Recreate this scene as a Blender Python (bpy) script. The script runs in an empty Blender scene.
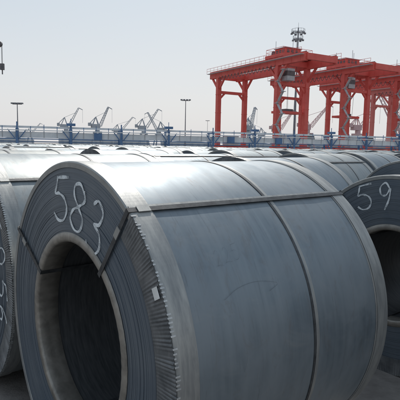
import bpy, math, random
import numpy as np
from mathutils import Vector, Matrix, noise as mnoise
random.seed(7)
sc=bpy.context.scene
sc.view_settings.view_transform='Standard'; sc.view_settings.look='None'; sc.view_settings.exposure=0

# ------------------------------------------------------------------ materials
def newmat(name):
    m=bpy.data.materials.new(name); m.use_nodes=True
    nt=m.node_tree; b=nt.nodes['Principled BSDF']
    return m,nt,b
def nd(nt,t,**kw):
    n=nt.nodes.new(t)
    for k,v in kw.items():
        if hasattr(n,k): setattr(n,k,v)
        else: n.inputs[k].default_value=v
    return n
def ramp(nt,src,stops):
    r=nt.nodes.new('ShaderNodeValToRGB')
    el=r.color_ramp.elements
    while len(el)<len(stops): el.new(0.5)
    for e,(p,c) in zip(el,stops):
        e.position=p; e.color=(c[0],c[1],c[2],1) if len(c)==3 else c
    nt.links.new(src,r.inputs[0]); return r
def coords(nt,scale=(1,1,1),kind='Object'):
    tc=nt.nodes.new('ShaderNodeTexCoord'); mp=nt.nodes.new('ShaderNodeMapping')
    mp.inputs['Scale'].default_value=scale
    nt.links.new(tc.outputs[kind],mp.inputs[0]); return mp.outputs[0]
def noise(nt,vec,scale,detail=4,rough=.55,dist=0):
    n=nd(nt,'ShaderNodeTexNoise'); n.inputs['Scale'].default_value=scale; n.inputs['Detail'].default_value=detail
    n.inputs['Roughness'].default_value=rough; n.inputs['Distortion'].default_value=dist
    nt.links.new(vec,n.inputs['Vector']); return n.outputs[0]
def mixc(nt,f,a,b,mode='MIX'):
    n=nt.nodes.new('ShaderNodeMix'); n.data_type='RGBA'; n.blend_type=mode
    for i,v in ((0,f),(6,a),(7,b)):
        if isinstance(v,(int,float)): n.inputs[i].default_value=v
        elif isinstance(v,tuple): n.inputs[i].default_value=(*v,1)
        else: nt.links.new(v,n.inputs[i])
    return n.outputs[2]
def bump(nt,b,h,st,dist=.01,prev=None):
    n=nt.nodes.new('ShaderNodeBump'); n.inputs['Strength'].default_value=st; n.inputs['Distance'].default_value=dist
    nt.links.new(h,n.inputs['Height'])
    if prev: nt.links.new(prev,n.inputs['Normal'])
    nt.links.new(n.outputs[0],b.inputs['Normal']); return n.outputs[0]

def mat_shell(far=False):
    m,nt,b=newmat('hot_rolled_steel')
    streak=noise(nt,coords(nt,(1.2,14,1.2)),2.0,3,.6)
    c1=ramp(nt,streak,[(.3,(.175,.21,.235)),(.7,(.25,.285,.305))]).outputs[0]
    oi=nt.nodes.new('ShaderNodeObjectInfo')
    tint=ramp(nt,oi.outputs['Random'],[(0,(.75,.80,.86)),(.5,(1,1,1)),(1,(1.15,1.08,1.0))]).outputs[0]
    b.inputs['Metallic'].default_value=.62
    if far:
        b.inputs['Roughness'].default_value=.54
        nt.links.new(mixc(nt,1.0,c1,tint,'MULTIPLY'),b.inputs['Base Color']);return m
    blot=noise(nt,coords(nt),3.2,5,.65,.6)
    r2=ramp(nt,blot,[(.35,(0,0,0)),(.7,(1,1,1))]).outputs[0]
    c2=mixc(nt,r2,c1,(.28,.305,.32))
    rust=ramp(nt,noise(nt,coords(nt,(1,2.5,1)),5.5,6,.72,1.2),[(.53,(0,0,0)),(.76,(.55,.55,.55))]).outputs[0]
    c3=mixc(nt,rust,c2,(.19,.165,.15))
    # vertical run-off / handling stains, fine scuffs
    sc_=ramp(nt,noise(nt,coords(nt,(2,30,2)),3.5,4,.8),[(.60,(0,0,0)),(.70,(.5,.5,.5))]).outputs[0]
    c3=mixc(nt,sc_,c3,(.13,.15,.165))
    # pale dry-dust smears
    du=ramp(nt,noise(nt,coords(nt,(3,1.3,3)),1.7,7,.75,1.8),[(.55,(0,0,0)),(.72,(.4,.4,.4))]).outputs[0]
    c3=mixc(nt,du,c3,(.33,.335,.33))
    c4=mixc(nt,1.0,c3,tint,'MULTIPLY')
    nt.links.new(c4,b.inputs['Base Color'])
    rr=nt.nodes.new('ShaderNodeMapRange'); rr.inputs['To Min'].default_value=.38; rr.inputs['To Max'].default_value=.64
    rr.inputs['From Min'].default_value=.25;rr.inputs['From Max'].default_value=.75
    nt.links.new(blot,rr.inputs[0]); nt.links.new(rr.outputs[0],b.inputs['Roughness'])
    bump(nt,b,noise(nt,coords(nt,(1,2.2,1)),2.3,2,.5),.4,.012)
    return m
def mat_face():
    m,nt,b=newmat('coil_end_laps')
    tc=nt.nodes.new('ShaderNodeTexCoord'); sx=nt.nodes.new('ShaderNodeSeparateXYZ'); nt.links.new(tc.outputs['Object'],sx.inputs[0])
    cx=nt.nodes.new('ShaderNodeCombineXYZ'); nt.links.new(sx.outputs[0],cx.inputs[0]); nt.links.new(sx.outputs[2],cx.inputs[1])
    ln=nt.nodes.new('ShaderNodeVectorMath'); ln.operation='LENGTH'; nt.links.new(cx.outputs[0],ln.inputs[0])
    c=nt.nodes.new('ShaderNodeCombineXYZ'); nt.links.new(ln.outputs['Value'],c.inputs[0])
    rings=noise(nt,c.outputs[0],170,3,.7)
    blot=noise(nt,coords(nt),4,5,.6,.4)
    a=ramp(nt,rings,[(.3,(.06,.08,.105)),(.7,(.145,.175,.21))]).outputs[0]
    d=ramp(nt,blot,[(.4,(0,0,0)),(.75,(.6,.6,.6))]).outputs[0]
    col=mixc(nt,d,a,(.16,.18,.20))
    nt.links.new(col,b.inputs['Base Color']); b.inputs['Metallic'].default_value=.35; b.inputs['Roughness'].default_value=.5
    return m
def mat_simple(name,c1,c2,scale=6,metal=0,rough=.6,bst=.1,stretch=(1,1,1),detail=4):
    m,nt,b=newmat(name)
    n=noise(nt,coords(nt,stretch),scale,detail,.65,.3)
    r=ramp(nt,n,[(.33,c1),(.68,c2)])
    nt.links.new(r.outputs[0],b.inputs['Base Color']); b.inputs['Metallic'].default_value=metal; b.inputs['Roughness'].default_value=rough
    if bst: bump(nt,b,n,bst,.01)
    return m
SHELL=mat_shell(); SHELLF=mat_shell(True); FACE=mat_face()
PLEAT=mat_simple('edge_protector_steel',(.095,.105,.115),(.19,.20,.21),14,.55,.5)
TEETH=mat_simple('edge_protector_crimp',(.34,.35,.36),(.55,.56,.56),30,.5,.45)
BAND=mat_simple('galvanised_band',(.22,.23,.235),(.36,.365,.355),7,.6,.48,.1,(1,5,1))
FLANGE=mat_simple('bore_flange_steel',(.17,.16,.145),(.32,.30,.27),12,.5,.48)
BORE=mat_simple('bore_laps',(.045,.05,.056),(.10,.105,.11),8,.45,.5,.1,(1,10,1))
STRAP=mat_simple('steel_strap',(.035,.038,.043),(.09,.095,.10),20,.5,.5)
TAG=mat_simple('label_paper',(.60,.61,.6),(.8,.8,.79),25,0,.6,0)
def mat_chalk():
    m,nt,b=newmat('chalk'); b.inputs['Base Color'].default_value=(.74,.79,.82,1); b.inputs['Roughness'].default_value=.9
    n=noise(nt,coords(nt),260,2,.6); n2=noise(nt,coords(nt),18,2,.6)
    mm=nt.nodes.new('ShaderNodeMath'); mm.operation='ADD'; nt.links.new(n,mm.inputs[0]); nt.links.new(n2,mm.inputs[1])
    h=nt.nodes.new('ShaderNodeMath'); h.operation='MULTIPLY'; h.inputs[1].default_value=.5
    nt.links.new(mm.outputs[0],h.inputs[0])
    r=ramp(nt,h.outputs[0],[(.38,(.15,.15,.15)),(.54,(.92,.92,.92))])
    nt.links.new(r.outputs[0],b.inputs['Alpha']); return m
CHALK=mat_chalk()
m,nt,b=newmat('faint_chalk'); b.inputs['Base Color'].default_value=(.05,.06,.07,1); b.inputs['Alpha'].default_value=.24; b.inputs['Roughness'].default_value=.5
b.inputs['Metallic'].default_value=.5
FAINT=m
RED=mat_simple('crane_red_paint_thin_haze',(.60,.085,.068),(.70,.125,.10),.6,0,.6,0)  # red whitened a little: aerial haze is mixed into the paint colour
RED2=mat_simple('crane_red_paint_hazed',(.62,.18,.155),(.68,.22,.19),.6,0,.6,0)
GREYM=mat_simple('machinery_grey',(.36,.37,.39),(.5,.51,.52),1,0,.6,0)
DKM=mat_simple('dark_machinery',(.08,.08,.09),(.14,.13,.13),2,0,.6,0)
WHITE=mat_simple('white_rail_paint_hazed',(.58,.62,.65),(.76,.78,.80),.8,0,.6,0)  # rack white made paler, haze painted into the base colour
BLUE=mat_simple('blue_post_paint_hazed',(.065,.14,.28),(.10,.20,.37),1.5,0,.5,0)  # post blue lightened in the colour itself to stand for haze
HAZE=mat_simple('distant_paint_hazed',(.34,.37,.41),(.41,.44,.48),.2,0,.8,0)  # pale desaturated grey: haze over far objects is put into this colour
HAZER=mat_simple('distant_red_paint_hazed',(.50,.33,.34),(.56,.39,.39),.2,0,.8,0)  # red washed towards grey, distance haze baked into the colour
LAMP=mat_simple('lamp_pole_steel',(.17,.18,.20),(.25,.26,.28),2,.2,.6,0)
YEL=mat_simple('ochre_barrier',(.45,.36,.22),(.55,.46,.32),1,0,.7,0)
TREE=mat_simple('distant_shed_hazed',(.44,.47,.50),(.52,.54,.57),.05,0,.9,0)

# ground
m,nt,b=newmat('yard_concrete')
g1=noise(nt,coords(nt),.35,6,.65,.4); g2=noise(nt,coords(nt),9,6,.7)
c=ramp(nt,g1,[(.3,(.12,.11,.105)),(.7,(.23,.215,.20))]).outputs[0]
c=mixc(nt,.35,c,ramp(nt,g2,[(.3,(.07,.06,.055)),(.7,(.3,.28,.26))]).outputs[0])
nt.links.new(c,b.inputs['Base Color']); b.inputs['Roughness'].default_value=.85; bump(nt,b,g2,.5,.02)
GROUND=m

# ------------------------------------------------------------------ mesh builder
class MB:
    def __init__(s): s.v=[];s.f=[];s.m=[];s.sm=[];s.mats=[]
    def mi(s,mat):
        if mat not in s.mats: s.mats.append(mat)
        return s.mats.index(mat)
    def grid(s,P,mat,closed=False,smooth=False):
        o=len(s.v);n=len(P);k=len(P[0])
        for row in P: s.v.extend([tuple(map(float,p)) for p in row])
        mi=s.mi(mat)
        for i in range(n-1):
            for j in range(k if closed else k-1):
                j2=(j+1)%k
                s.f.append((o+i*k+j,o+i*k+j2,o+(i+1)*k+j2,o+(i+1)*k+j));s.m.append(mi);s.sm.append(smooth)
    def box(s,c,dx,dy,dz,mat):
        c=Vector(c);dx,dy,dz=Vector(dx),Vector(dy),Vector(dz);o=len(s.v)
        for a in(-1,1):
            for b_ in(-1,1):
                for d in(-1,1): s.v.append(tuple(c+dx*a+dy*b_+dz*d))
        mi=s.mi(mat)
        for f in((0,1,3,2),(4,6,7,5),(0,4,5,1),(2,3,7,6),(0,2,6,4),(1,5,7,3)):
            s.f.append(tuple(o+i for i in f));s.m.append(mi);s.sm.append(False)
    def beam(s,p,q,w,h,mat,up=(0,0,1)):
        p=Vector(p);q=Vector(q);d=q-p
        if d.length<1e-6:return
        u=Vector(up)
        if abs(d.normalized().dot(u))>.98:u=Vector((1,0,0))
        x=d.cross(u).normalized();z=x.cross(d).normalized()
        s.box((p+q)/2,d/2,x*w/2,z*h/2,mat)
    def cyl(s,p,q,r1,r2,n,mat):
        p=Vector(p);q=Vector(q);d=(q-p).normalized();u=Vector((0,0,1)) if abs(d.z)<.9 else Vector((1,0,0))
        x=d.cross(u).normalized();y=d.cross(x)
        R=[]
        for (c,r) in((p,.0001),(p,r1),(q,r2),(q,.0001)):
            R.append([c+x*r*math.cos(t*2*math.pi/n)+y*r*math.sin(t*2*math.pi/n) for t in range(n)])
        s.grid(R,mat,True,False)
    def mesh(s,name):
        me=bpy.data.meshes.new(name);me.from_pydata(s.v,[],s.f)
        for mt in s.mats: me.materials.append(mt)
        me.polygons.foreach_set('material_index',s.m);me.polygons.foreach_set('use_smooth',s.sm);me.update();return me
    def obj(s,name,parent=None,mw=None):
        o=bpy.data.objects.new(name,s.mesh(name));sc.collection.objects.link(o)
        if mw is not None:o.matrix_world=mw
        if parent:o.parent=parent
        return o

# ------------------------------------------------------------------ steel coil
R0=.75;W0=1.247;RB=.448
TH1=.918;TH2=math.radians(150);TH3=math.radians(262)
def build_coil(R=R0,W=W0,rb=RB,hi=True,seed=0,straps=(TH1,TH2,TH3)):
    rnd=random.Random(seed);B=MB()
    NS=288 if hi else 72
    A=[2*math.pi*i/NS for i in range(NS)]
    C=[(math.cos(t),math.sin(t)) for t in A]
    ny=26 if hi else 3
    rows=[]
    for k in range(ny+1):
        y=W*k/ny;row=[]
        for (c,s_) in C:
            w=0
            if hi: w=.0022*mnoise.noise(Vector((c*1.6+seed,s_*1.6,y*2.2)))+.0012*mnoise.noise(Vector((c*4+9,s_*4,y*7+seed)))
            row.append(((R-.004+w)*c,y,(R-.004+w)*s_))
        rows.append(row)
    B.grid(rows,SHELL if hi else SHELLF,True,True)
    nr=70 if hi else 6
    for side in(0,1):
        y0=W if side else 0;sg=1 if side else -1
        n2=nr if side==0 else 6
        rs=np.linspace(rb-.03,R-.004,n2+1);rows=[]
        for i in range(n2):
            o=rnd.uniform(-.0012,.0012) if hi else 0
            if hi and rnd.random()<.08:o+=.002
            ph=rnd.uniform(0,6.28)
            for r in(rs[i],rs[i+1]):
                rows.append([(r*c,y0+sg*(o+.0006*math.sin(a*2+ph)*(1 if hi else 0)),r*s_) for a,(c,s_) in zip(A,C)])
        B.grid(rows,FACE,True,False)
    rows=[[((rb-.035+.0015*math.sin(y*40))*c,y,(rb-.035+.0015*math.sin(y*40))*s_) for (c,s_) in C] for y in np.linspace(0,W,14)]
    B.grid(rows,BORE,True,True)
    for side in(0,1):
        y0=W if side else 0;sg=1 if side else -1
        prof=[(rb,.002),(rb-.002,.006),(rb-.03,.008),(rb-.040,.004),(rb-.043,-.004),(rb-.043,-.10),(rb-.036,-.101)]
        rows=[[((r+(.0008*math.sin(a*60) if hi else 0))*c,y0+sg*h,r*s_) for a,(c,s_) in zip(A,C)] for r,h in prof]
        B.grid(rows,FLANGE,True,True)
    # outer edge protector, body side band + corner
    for side in(0,1):
        y0=W if side else 0;sg=1 if side else -1
        prof=[(R-.026 if side==0 else R-.06,.0015),(R-.025,.0045),(R-.004,.006),(R+.001,.002),(R+.002,-.004),(R+.002,-.085),(R-.004,-.0852)]
        rows=[[((r+(.0007*math.sin(a*9+seed)+.0005*math.sin(a*23) if hi and h<0 else 0))*c,y0+sg*h,r*s_) for a,(c,s_) in zip(A,C)] for r,h in prof]
        B.grid(rows,BAND,True,False)
    if hi:
        a0,a1=-1.7,TH1-.03;NP=int(340*(a1-a0)/6.283)
        rows=[];ri=R-.112
        for r,hh in((ri-.001,-.002),(ri,.0045),(ri+.03,.0055),(R-.02,.007),(R+.0030,.007)):
            row=[]
            for k in range(NP*4+1):
                a=a0+(a1-a0)*k/(NP*4);p=k%4;g=(r-ri)/(R-ri)
                amp=(0,.001,.0038,.0028)[p]*max(0,.15+g)*(.6+.9*mnoise.noise(Vector((k//4*.37,seed,0)))) if r>ri-.0005 else 0
                row.append((r*math.cos(a),-(hh+amp),r*math.sin(a)))
            rows.append(row)
        B.grid(rows,PLEAT,False,False)
        for k in range(NP):
            a=a0+(a1-a0)*(k+.62+.25*(rnd.random()-.5))/NP;c,s_=math.cos(a),math.sin(a)
            ln=.004+.006*rnd.random()
            if rnd.random()<.08: continue
            B.box(((R+.0028)*c,-.006+ln*.8,(R+.0028)*s_),(0,ln,0),(-s_*.003,0,c*.003),(c*.0007,0,s_*.0007),TEETH)
        for y,w_,h_ in((.088,.003,.003),(W-.09,.003,.003)):
            rows=[[((R-.003+q)*c,y+d,(R-.003+q)*s_) for (c,s_) in C] for d,q in((-w_,0),(-w_*.6,h_),(w_*.6,h_),(w_,0))]
            B.grid(rows,BAND,True,False)
    yc=W*.56;hw=.0065 if hi else .014
    rows=[[((R-.002+q)*c,yc+d,(R-.002+q)*s_) for (c,s_) in C] for d,q in((-hw,-.003),(-hw,.0010),(hw,.0010),(hw,-.003))]
    B.grid(rows,STRAP,True,False)
    rows=[[((R-.003+q)*c,yc+d+hw+.012,(R-.003+q)*s_) for (c,s_) in C] for d,q in((-.010,-.001),(-.008,.0012),(.008,.0012),(.010,-.001))]
    B.grid(rows,BAND,True,False)
    for t in straps:
        c,s_=math.cos(t),math.sin(t);er=Vector((c,0,s_));et=Vector((-s_,0,c));ey=Vector((0,1,0));hw=.0105
        th=.0009
        ro=R+.0042;ri=rb-.046
        B.box(er*ro+ey*(W/2),ey*(W/2+.0085),et*hw,er*th,STRAP)
        B.box(er*(ro-.004)+ey*(W/2)+et*(hw+.006),ey*(W/2-.002),et*.005,er*.0036,BAND)
        B.box(er*ri+ey*(W/2),ey*(W/2+.010),et*hw,er*th,STRAP)
        for y in(-.0095,W+.0095):
            B.box(er*((ro+ri)/2)+ey*y,er*((ro-ri)/2+th),et*hw,ey*th,STRAP)
        if hi:
            B.box(er*(R-.11)-ey*.0125,er*.024,et*(hw+.002),ey*.0018,BAND)
            B.box(er*(ro+.002)+ey*.055,ey*.026,et*(hw+.003),er*.0018,BAND)
    return B

# ribbons (chalk strokes)
def catmull(P,n=8):
    P=[np.array(p,float) for p in P];Q=[2*P[0]-P[1]]+P+[2*P[-1]-P[-2]];out=[]
    for i in range(1,len(Q)-2):
        for k in range(n):
            t=k/n;a,b_,c,d=Q[i-1],Q[i],Q[i+1],Q[i+2]
            out.append(.5*((2*b_)+(c-a)*t+(2*a-5*b_+4*c-d)*t*t+(3*b_-a-3*c+d)*t**3))
    out.append(P[-1]);return out
DIG={'5':[[(1.0,1.02),(.6,.98),(.22,.93)],[(.27,.96),(.2,.75),(.12,.57),(.4,.60),(.75,.52),(.9,.3),(.72,.06),(.35,0),(.05,.12)]],
'8':[[(.85,.84),(.55,1),(.22,.9),(.22,.7),(.5,.52),(.85,.32),(.75,.04),(.4,-.02),(.1,.14),(.22,.36),(.55,.52),(.88,.72),(.8,.92)]],
'3':[[(.12,.88),(.4,1.02),(.75,.88),(.65,.62),(.35,.53),(.75,.45),(.9,.2),(.65,-.02),(.3,-.05),(.05,.08)]],
'0':[[(.5,1),(.2,.8),(.12,.4),(.35,.02),(.7,.1),(.88,.5),(.75,.88),(.45,1)]],
'9':[[(.8,.8),(.5,1),(.2,.8),(.3,.55),(.6,.55),(.82,.8),(.8,.4),(.6,.0)]],
'6':[[(.75,1),(.35,.75),(.15,.35),(.35,.02),(.7,.08),(.8,.35),(.5,.5),(.2,.35)]],
'2':[[(.15,.8),(.45,1),(.8,.8),(.6,.45),(.1,.02)],[(.1,.02),(.5,.06),(.95,.0)]]}
def stroke(B,pts,w,fn,mat):
    P=catmull(pts);L=[];Rr=[]
    for i,p in enumerate(P):
        d=P[min(i+1,len(P)-1)]-P[max(i-1,0)];d=d/(np.hypot(*d)+1e-9);n=np.array((-d[1],d[0]))*w/2*(1+.25*math.sin(i*.55+p[0]*30))
        L.append(fn(*(p+n)));Rr.append(fn(*(p-n)))
    B.grid([L,Rr],mat,False,False)
def write(B,txt,fn,w,mat):
    for ch,cx,cy,wd,ht,rot in txt:
        c,s_=math.cos(rot),math.sin(rot)
        for st in DIG[ch]:
            pts=[(cx+c*(x-.5)*wd-s_*(y-.5)*ht,cy+s_*(x-.5)*wd+c*(y-.5)*ht) for x,y in st]
            stroke(B,pts,w,fn,mat)
def faceplane(y):
    return lambda u,v:(u,y,v)

a=.8803;AX=Vector((math.sin(a),math.cos(a),0));D=Vector((math.cos(a),-math.sin(a),0));C0=Vector((-.534,2.008,0))
def cmat(s,t,R,phi=0,da=0):
    p=C0+AX*s+D*t;p.z=R
    return Matrix.Translation(p)@Matrix.Rotation(-a+da,4,'Z')@Matrix.Rotation(-phi,4,'Y')

Bm=build_coil(seed=3)
def lab(B,R,t,r,wd,ht,y=-.014):
    er=Vector((math.cos(t),0,math.sin(t)));et=Vector((-er.z,0,er.x))
    B.box(er*r+Vector((0,y,0)),er*wd,et*ht,Vector((0,.001,0)),TAG)
lab(Bm,R0,.50,R0-.02,.015,.020)
main=Bm.obj('steel_coil',None,cmat(0,0,R0))
B=MB()
write(B,[('5',-.112,.585,.155,.20,-.08),('8',.055,.565,.145,.20,-.24),('3',.212,.500,.13,.21,-.38)],faceplane(-.0042),.0125,CHALK)
o=B.obj('chalk_number');o.parent=main
B=MB()
def cylmap(u,v):
    r=R0+.0006
    return (r*math.cos(v),u,r*math.sin(v))
for (ch,u,v,w_,h_,r_) in (('2',.27,.60,.035,.06,0),('2',.315,.61,.035,.06,0),('5',.36,.62,.035,.065,0)):
    for st in DIG[ch]:
        pts=[(u+(x-.5)*w_,v+(y-.5)*h_/R0) for x,y in st];P=catmull(pts)
        L=[cylmap(p[0],p[1]+.0013) for p in P];Q=[cylmap(p[0]+.0010,p[1]-.0019) for p in P];B.grid([L,Q],FAINT)
for pts in ([(.24,.40),(.32,.44),(.42,.45),(.52,.42),(.47,.39)],[(.52,.42),(.50,.45)],[(.3,.2),(.31,.12),(.29,.05)],[(.8,.5),(.83,.3),(.82,.1)]):
    P=catmull(pts);B.grid([[cylmap(p[0],p[1]+.0016) for p in P],[cylmap(p[0]+.0012,p[1]-.0020) for p in P]],FAINT)
o=B.obj('faint_marking');o.parent=main

Bl=build_coil(seed=11,W=1.3);ml=Bl.mesh('coil_b')
def place(me,s,t,R,phi=0,da=0,sx=1,sy=1):
    o=bpy.data.objects.new('steel_coil',me);sc.collection.objects.link(o)
    o.matrix_world=cmat(s,t,R,phi,da)@Matrix.Diagonal((sx,sy,sx,1));return o
left=place(ml,.0,-1.52,R0,0)
B=MB()
write(B,[('5',.50,.33,.11,.17,-1.0),('0',.58,.17,.12,.15,-1.2),('5',.59,-.02,.12,.15,-1.5),('6',.58,-.18,.12,.15,-1.6)],faceplane(-.0135),.011,CHALK)
o=B.obj('chalk_number');o.parent=left
Br=build_coil(seed=21,R=.70,W=1.2,rb=.36,straps=(math.radians(58),math.radians(128),math.radians(265)))
lab(Br,.7,.02,.60,.05,.035,-.015)
right=Br.obj('steel_coil',None,cmat(2.26,.197,.70))
B=MB()
write(B,[('5',-.225,.53,.13,.18,.15),('9',-.07,.55,.12,.19,-.05)],faceplane(-.0042),.0115,CHALK)
o=B.obj('chalk_number');o.parent=right
mid=[ml,build_coil(seed=31,W=1.2,rb=.38).mesh('coil_c')]
low=[build_coil(hi=False,seed=5).mesh('coil_far'),build_coil(hi=False,seed=6,rb=.36).mesh('coil_far_b')]
cnt=0
for i in range(0,15):
    s=i*2.22
    for j in range(-26,12):
        if i==0 and j>=-1: continue
        if i==1 and j==0: continue
        t=j*1.53+(.197 if i else 0)+ (0 if i<2 else random.Random(i).uniform(-.5,.5))
        p=C0+AX*s+D*t
        if p.y<1.2 or abs(p.x)>p.y*.5+2.2 or p.y>46: continue
        if i==1 and j==1: continue
        r_=random.Random(i*100+j)
        k=r_.choice([1,1,.97,.985,1.01,.94]) if i>1 else r_.choice([1,.985])
        near=p.y<7
        me=(mid if near else low)[r_.randint(0,1)]
        place(me,s+r_.uniform(-.12,.12),t,R0*k,r_.uniform(0,6.28) if i or j<-3 else 0,r_.uniform(-.03,.03) if i>1 else 0,k,r_.uniform(.9,1.08));cnt+=1
place(mid[1],2.3,.197+1.5,R0,1,0,1,1)

# ------------------------------------------------------------------ ground
B=MB();S=6000
B.grid([[(-S,-200,0),(S,-200,0)],[(-S,S,0),(S,S,0)]],GROUND);B.obj('ground')

# ------------------------------------------------------------------ elevated rail / pipe structure
def zline(P,z):return (P.x,P.y,z)
A0=Vector((-25.5,60,0));A1=Vector((33,80,0));dv=(A1-A0).normalized();pv=Vector((-dv.y,dv.x,0))
B=MB();st=A0-dv*30;en=A1+dv*45
for (z,w,h,off) in ((3.55,.22,.20,0),(2.55,.3,.75,0),(3.1,.12,.12,-.5),(3.5,.16,.14,1.4)):
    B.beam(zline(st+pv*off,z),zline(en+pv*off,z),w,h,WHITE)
for (z,off) in ((2.05,-.25),(1.7,.6)):
    B.beam(zline(st+pv*off,z),zline(en+pv*off,z),.12,.12,BLUE)
B.beam(zline(st-pv*.6,1.15),zline(en-pv*.6,1.15),.15,.3,YEL)
L=(en-st).length;n=int(L/6.4)
rr=random.Random(2)
for k in range(n+1):
    p=st+dv*(k*L/n)
    for off in(-.35,1.6):
        q=p+pv*off;B.beam(zline(q,0),zline(q,3.35),.28,.28,BLUE)
    B.beam(zline(p-pv*.6,3.36),zline(p+pv*1.9,3.36),.2,.16,BLUE)
    B.beam(zline(p-pv*.42,.3),zline(p+pv*1.6,3.0),.12,.12,BLUE)
    for e in(-1,1):
        B.beam(zline(p+dv*.2*e-pv*.4,2.0),zline(p+dv*1.1*e-pv*.4,3.2),.1,.12,BLUE)
    if k%2==0:
        B.box(zline(p-pv*.2,3.95),dv*.55,pv*.3,(0,0,.16),BLUE);B.beam(zline(p-pv*.2,3.4),zline(p-pv*.2,3.8),.2,.2,BLUE)
        B.beam(zline(p-pv*.2,4.1),zline(p-pv*.2,4.7),.08,.08,BLUE)
    else:
        B.beam(zline(p-pv*.2,3.4),zline(p-pv*.2,4.15),.14,.14,BLUE)
    for g in(1.6,3.2,4.8):
        m_=p+dv*g
        B.beam(zline(m_-pv*.3,2.9),zline(m_-pv*.3,3.6+(.25 if g==3.2 else 0)),.07,.07,BLUE)
        B.box(zline(m_-pv*.17,2.55),dv*.04,pv*.03,(0,0,.38),GREYM)
    if rr.random()<.4: B.box(zline(p+dv*rr.uniform(1,5)-pv*.3,2.5),dv*.5,pv*.2,(0,0,.45),BLUE)
B.obj('pipe_rack')

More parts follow.
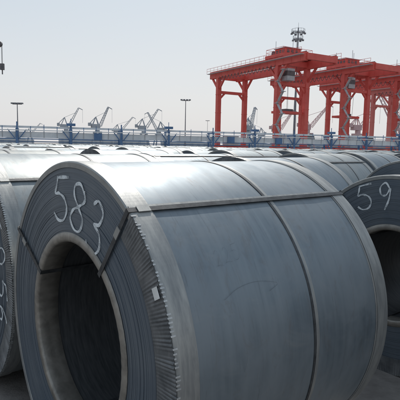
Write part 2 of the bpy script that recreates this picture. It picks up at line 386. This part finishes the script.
# ------------------------------------------------------------------ gantry cranes
U=Vector((.51,-.86,0)).normalized();V=Vector((.86,.51,0)).normalized()
def gantry(org,rd,name='gantry_crane',seed=0,trol=.75):
    B=MB();O=Vector(org);WB=7.2;SP=20.5;H=18.2
    def P(s,v,z):q=O+U*s+V*v;return Vector((q.x,q.y,z))
    for s in(0,SP):
        for v in(0,WB):
            B.beam(P(s,v,1.6),P(s,v,H-1.5),.85,.95,rd,V)
            for z in(5,9,13): B.beam(P(s,v,z),P(s,v,z+.12),.95,1.05,rd,V)
        B.beam(P(s,-1.2,1.3),P(s,WB+1.2,1.3),.8,.9,rd)
        B.beam(P(s,0,H-4.6),P(s,WB,H-4.6),.55,.6,rd)
        B.beam(P(s,0,H-.75),P(s,WB,H-.75),.8,1.0,rd)
        for v in(-.3,.9,WB-.9,WB+.3):
            B.cyl(P(s,v,.5)-U*.25,P(s,v,.5)+U*.25,.5,.5,14,DKM)
            B.box(P(s,v,.95),U*.35,V*.45,(0,0,.2),rd)
        for v,e in((0,1),(WB,-1)):
            B.beam(P(s,v,H-6.4),P(s,v+e*1.7,H-4.7),.35,.35,rd)
    # ladder + cable on far-left leg
    for e in(-.25,.25): B.beam(P(-.75,e,2),P(-.75,e,H-2),.05,.05,GREYM)
    for k in range(40): B.beam(P(-.75,-.25,2+k*.35),P(-.75,.25,2+k*.35),.04,.04,GREYM)
    for v in(0,WB):
        B.beam(P(-3.2,v,H-.75),P(SP+7.5,v,H-.75),.8,1.5,rd)
        for k in range(14):
            s=-3+k*2.3; B.box(P(s,v,H-.75),U*.06,V*.43,(0,0,.77),rd)
        B.beam(P(-3.2,v,H+.07),P(SP+7.5,v,H+.07),.2,.14,DKM)
        o=-.9 if v==0 else .9
        B.beam(P(-3.2,v+o,H-.45),P(SP+7.5,v+o,H-.45),.7,.08,GREYM)
        for z in(H+.1,H+.65):
            B.beam(P(-3.2,v+o*1.35,z),P(SP+7.5,v+o*1.35,z),.05,.05,rd)
        for k in range(22):
            s=-3.2+(SP+10.7)*k/21;B.beam(P(s,v+o*1.35,H-.45),P(s,v+o*1.35,H+.65),.05,.05,rd)
        for s,e in((0,1),(0,-1),(SP,-1),(SP,1)):
            B.beam(P(s,v,H-4.2),P(s+e*2.6,v,H-1.4),.35,.4,rd)
    for s in(-3.2,SP+7.5):
        B.beam(P(s,0,H-.75),P(s,WB,H-.75),.6,1.1,rd)
    z=1.8;k=0
    while z<H-3:
        s0,s1=(SP+.7,SP+2.2) if k%2==0 else (SP+2.2,SP+.7)
        B.beam(P(s0,-.5,z),P(s1,-.5,z+2),.5,.1,GREYM);B.beam(P(s0,-.8,z+1),P(s1,-.8,z+3),.05,.05,rd)
        B.box(P(s1,-.5,z+2),U*.4,V*.4,(0,0,.05),GREYM);z+=2;k+=1
    t0=SP*trol+4.5
    B.box(P(t0,WB/2,H+.45),U*2.6,V*(WB/2+.2),(0,0,.3),rd)
    B.box(P(t0+.3,WB/2-.6,H+1.35),U*1.5,V*1.9,(0,0,.6),rd)
    B.box(P(t0+.3,WB/2-.6,H+2.0),U*1.7,V*2.1,(0,0,.06),GREYM)
    for g in(-1.2,-.2,.8):
        B.box(P(t0+1.82,WB/2-.6+g,H+1.4),U*.02,V*.3,(0,0,.3),DKM)
    for g in(-.9,0,.9):
        B.box(P(t0+.3+g,WB/2-2.52,H+1.4),U*.3,V*.02,(0,0,.3),DKM)
    B.cyl(P(t0-1.9,1.2,H+1.3),P(t0-1.9,3.6,H+1.3),.55,.55,16,DKM)
    B.cyl(P(t0-1.9,4.4,H+1.2),P(t0-1.9,5.6,H+1.2),.4,.4,16,GREYM)
    B.box(P(t0-3.0,WB/2+1,H+1.1),U*.5,V*1.2,(0,0,.5),GREYM)
    B.box(P(t0+.3,WB-1.0,H+1.2),U*.8,V*.6,(0,0,.45),GREYM)
    for e in(-1,1):
        for v in(0,WB/2,WB): B.beam(P(t0+e*2.5,v,H+.7),P(t0+e*2.5,v,H+1.9),.06,.06,rd)
        B.beam(P(t0+e*2.5,0,H+1.9),P(t0+e*2.5,WB,H+1.9),.06,.06,rd);B.beam(P(t0+e*2.5,0,H+1.35),P(t0+e*2.5,WB,H+1.35),.05,.05,rd)
    for v in(0,WB):
        B.beam(P(t0-2.5,v,H+1.9),P(t0+2.5,v,H+1.9),.06,.06,rd);B.beam(P(t0-2.5,v,H+1.35),P(t0+2.5,v,H+1.35),.05,.05,rd)
    for q in((t0-1.5,1.5),(t0+1,WB/2),(t0-1,WB-1)):
        B.beam(P(q[0],q[1],H+.7),P(q[0],q[1],H+3.6+.4*(q[1]>3)),.08,.08,GREYM)
    B.box(P(t0+2.2,1.6,H-3.1),U*.9,V*.9,(0,0,1.1),GREYM)
    B.box(P(t0+2.2,1.6,H-2.9),U*.93,V*.93,(0,0,.45),DKM)
    B.beam(P(t0+2.2,1.6,H-2),P(t0+2.2,1.6,H+.3),.3,.3,rd)
    for e in(-1,1):
        for g in(-1,1): B.beam(P(t0+e*1.2,WB/2+g*1.0,H),P(t0+e*.9,WB/2+g*.9,8.5),.05,.05,DKM)
    B.box(P(t0,WB/2,8.3),U*1.1,V*3.0,(0,0,.22),rd)
    B.box(P(t0,WB/2,8.75),U*.7,V*.9,(0,0,.25),DKM)
    # festoon cable loops
    for k in range(16):
        s=1+k*1.2
        for m_ in range(4):
            s0=s+m_*.3;B.beam(P(s0,-.55,H-1.3-.9*math.sin(math.pi*m_/4)),P(s0+.3,-.55,H-1.3-.9*math.sin(math.pi*(m_+1)/4)),.07,.07,DKM)
    B.box(P(0,WB/2,2.9),U*.8,V*1.7,(0,0,1.1),GREYM)
    B.box(P(SP,WB/2,2.9),U*.8,V*1.7,(0,0,1.1),GREYM)
    B.cyl(P(SP,WB+1.5,3.2)-U*.2,P(SP,WB+1.5,3.2)+U*.2,1.2,1.2,20,DKM)
    B.obj(name)
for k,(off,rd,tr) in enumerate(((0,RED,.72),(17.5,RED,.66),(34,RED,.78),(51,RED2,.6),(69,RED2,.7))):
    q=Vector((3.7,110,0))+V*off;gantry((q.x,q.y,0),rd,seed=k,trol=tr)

# ------------------------------------------------------------------ distant harbour slewing cranes
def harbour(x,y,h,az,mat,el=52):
    B=MB();O=Vector((x,y,0));d=Vector((math.cos(az),math.sin(az),0));p=Vector((-d.y,d.x,0))
    def P(s,v,z):q=O+d*s+p*v;return Vector((q.x,q.y,z))
    k=h/30
    for s in(-4,4):
        for v in(-4,4): B.beam(P(s*k,v*k,0),P(s*.55*k,v*.55*k,10*k),.9*k,.9*k,mat)
    B.box(P(0,0,10.4*k),d*2.8*k,p*2.8*k,(0,0,.6*k),mat)
    B.cyl(P(0,0,11*k),P(0,0,13*k),1.8*k,1.8*k,12,mat)
    B.box(P(-1.5*k,0,14.8*k),d*3.2*k,p*1.8*k,(0,0,1.7*k),mat)
    top=P(-1.2*k,0,22*k)
    for v in(-1.2,1.2):
        B.beam(P(.8*k,v*k,16*k),top,.5*k,.5*k,mat);B.beam(P(-3.8*k,v*k,16*k),top,.4*k,.4*k,mat)
    Lb=(h-15*k)/math.sin(math.radians(el));e=Vector((d.x*math.cos(math.radians(el)),d.y*math.cos(math.radians(el)),math.sin(math.radians(el))))
    n_=e.cross(p).normalized();base=P(2*k,0,15*k)
    prev=None
    for i in range(9):
        w=(1.3-.09*i*1.0)*k;c=base+e*Lb*i/8
        Q=[c+p*w+n_*w*.7,c-p*w+n_*w*.7,c-p*w-n_*w*.7,c+p*w-n_*w*.7]
        if prev:
            for m_ in range(4):
                B.beam(prev[m_],Q[m_],.28*k,.28*k,mat);B.beam(prev[m_],Q[(m_+1)%4],.16*k,.16*k,mat)
        prev=Q
    tip=base+e*Lb
    B.beam(top,base+e*Lb*.75,.22*k,.22*k,mat)
    B.beam(tip,tip+d*3*k-Vector((0,0,1.5*k)),.5*k,.5*k,mat)
    B.beam(tip+d*3*k-Vector((0,0,1.5*k)),tip+d*3*k-Vector((0,0,12*k)),.12*k,.12*k,mat)
    B.beam(top,P(-6*k,0,17*k),.5*k,.5*k,mat);B.box(P(-6*k,0,16.2*k),d*1*k,p*1.4*k,(0,0,1.2*k),mat)
    B.obj('harbour_crane')
def X(px,y):return (px-200)/482*y
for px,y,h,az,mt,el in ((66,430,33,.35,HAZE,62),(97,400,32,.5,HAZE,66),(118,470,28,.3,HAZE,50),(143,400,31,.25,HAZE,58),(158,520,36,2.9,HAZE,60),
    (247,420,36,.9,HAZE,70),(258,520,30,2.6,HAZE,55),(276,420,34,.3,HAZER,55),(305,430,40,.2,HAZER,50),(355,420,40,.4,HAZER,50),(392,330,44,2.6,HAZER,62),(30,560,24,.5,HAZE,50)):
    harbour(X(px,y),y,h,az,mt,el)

# ------------------------------------------------------------------ lamps
def lamp(x,y,h):
    B=MB();B.cyl((x,y,0),(x,y,h),.16,.08,10,LAMP);B.beam((x-1,y,h-.1),(x+1,y,h-.1),.12,.12,LAMP)
    for e in(-1,-.35,.35,1): B.box((x+e,y-.1,h+.08),(.26,0,0),(0,.3,0),(0,0,.14),LAMP)
    B.cyl((x,y,0),(x,y,.6),.35,.3,10,LAMP);B.obj('street_lamp')
lamp(X(184,120),120,12.6);lamp(X(18,105),105,9.8);lamp(X(206,300),300,17)
B=MB();x,y=X(292,150),150;h=37.5
B.cyl((x,y,0),(x,y,h),.42,.18,12,LAMP)
for z,r in((h-3.4,1.5),(h-1.4,2.0)):
    n=14
    for k in range(n):
        t0,t1=2*math.pi*k/n,2*math.pi*(k+1)/n
        q0=(x+r*math.cos(t0),y+r*math.sin(t0),z);q1=(x+r*math.cos(t1),y+r*math.sin(t1),z)
        B.beam(q0,q1,.12,.12,LAMP);B.beam((x,y,z),q0,.07,.07,LAMP)
        B.beam((q0[0],q0[1],z),(q0[0],q0[1],z+.9),.06,.06,LAMP);B.beam((q0[0],q0[1],z+.9),(q1[0],q1[1],z+.9),.06,.06,LAMP)
        if k%2==0: B.box((q0[0],q0[1],z-.25),(.3,0,0),(0,.3,0),(0,0,.2),LAMP)
B.cyl((x,y,h),(x,y,h+1.5),.05,.03,6,LAMP);B.obj('high_mast_light')

# mobile crane whose jib head reaches the left edge of the view
B=MB();cx,cy=-49,82
tip=Vector((-32.9,80,17.3));base=Vector((cx,cy,4))
e=(tip-base).normalized();p=Vector((-e.y,e.x,0)).normalized();n_=e.cross(p).normalized();prev=None
for i in range(15):
    w=.7-.03*i;c=base+(tip-base)*i/14;Q=[c+p*w+n_*w,c-p*w+n_*w,c-p*w-n_*w,c+p*w-n_*w]
    if prev:
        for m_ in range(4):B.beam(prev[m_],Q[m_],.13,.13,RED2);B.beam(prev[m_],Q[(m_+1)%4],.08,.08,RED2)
    prev=Q
B.cyl(tip+Vector((0,-.3,0)),tip+Vector((0,.3,0)),.45,.45,16,DKM)
for q in(-.12,.12):B.beam(tip+Vector((.4,q,0)),tip+Vector((.4,q,-3.2)),.05,.05,DKM)
B.box(tip+Vector((.4,0,-3.6)),(.3,0,0),(0,.2,0),(0,0,.5),DKM);B.beam(tip+Vector((.4,0,-4)),tip+Vector((.4,0,-4.8)),.14,.14,DKM)
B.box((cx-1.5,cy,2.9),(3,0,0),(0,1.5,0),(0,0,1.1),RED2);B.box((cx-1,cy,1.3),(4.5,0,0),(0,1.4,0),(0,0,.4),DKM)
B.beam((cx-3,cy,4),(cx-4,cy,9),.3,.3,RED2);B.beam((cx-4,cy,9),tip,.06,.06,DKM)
for q in range(5):
    for g in(-1,1):B.cyl((cx-4.5+q*1.7,cy+g*1.2,.6),(cx-4.5+q*1.7,cy+g*1.6,.6),.6,.6,16,DKM)
B.obj('mobile_crane')

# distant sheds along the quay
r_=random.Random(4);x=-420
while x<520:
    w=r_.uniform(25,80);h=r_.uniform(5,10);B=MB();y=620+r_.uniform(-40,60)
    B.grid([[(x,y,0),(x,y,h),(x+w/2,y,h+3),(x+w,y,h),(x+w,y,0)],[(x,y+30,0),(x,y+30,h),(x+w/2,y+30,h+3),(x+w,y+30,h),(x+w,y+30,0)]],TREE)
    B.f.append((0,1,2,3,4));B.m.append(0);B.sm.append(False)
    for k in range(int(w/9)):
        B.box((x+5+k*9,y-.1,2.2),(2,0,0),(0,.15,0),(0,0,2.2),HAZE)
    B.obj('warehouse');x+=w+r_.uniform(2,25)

# ------------------------------------------------------------------ world, sun, camera
el,az=math.radians(48),math.radians(2)
sd=Vector((math.sin(az)*math.cos(el),math.cos(az)*math.cos(el),math.sin(el)))
w=bpy.data.worlds.new('World');sc.world=w;w.use_nodes=True;nt=w.node_tree
bg=nt.nodes['Background'];bg.inputs['Strength'].default_value=.12
sky=nt.nodes.new('ShaderNodeTexSky');sky.sky_type='NISHITA';sky.sun_disc=False;sky.sun_elevation=el;sky.sun_rotation=az
sky.air_density=1.2;sky.dust_density=4;sky.ozone_density=2
tc=nt.nodes.new('ShaderNodeTexCoord');sx=nt.nodes.new('ShaderNodeSeparateXYZ');nt.links.new(tc.outputs['Generated'],sx.inputs[0])
r=ramp(nt,sx.outputs[2],[(0,(.79,.785,.80)),(.10,(.72,.745,.775)),(.30,(.56,.645,.72)),(1,(.42,.51,.61))])
sc10=nt.nodes.new('ShaderNodeVectorMath');sc10.operation='SCALE';sc10.inputs['Scale'].default_value=8.6
nt.links.new(r.outputs[0],sc10.inputs[0])
mx=mixc(nt,.86,sky.outputs[0],sc10.outputs[0]);nt.links.new(mx,bg.inputs['Color'])
sl=bpy.data.lights.new('sun','SUN');sl.energy=2.9;sl.angle=math.radians(.6);sl.color=(1,.95,.88)
so=bpy.data.objects.new('sun',sl);sc.collection.objects.link(so);so.rotation_euler=sd.to_track_quat('Z','Y').to_euler()
cd=bpy.data.cameras.new('camera');cam=bpy.data.objects.new('camera',cd);sc.collection.objects.link(cam);sc.camera=cam
cd.sensor_width=36;cd.lens=36*1.204;cd.clip_start=.05;cd.clip_end=9000
cam.matrix_world=Matrix.Translation((0,0,1.575))@Matrix.Rotation(math.pi/2-.112,4,'X')@Matrix.Rotation(.0195,4,'Z')
print('coils',cnt)
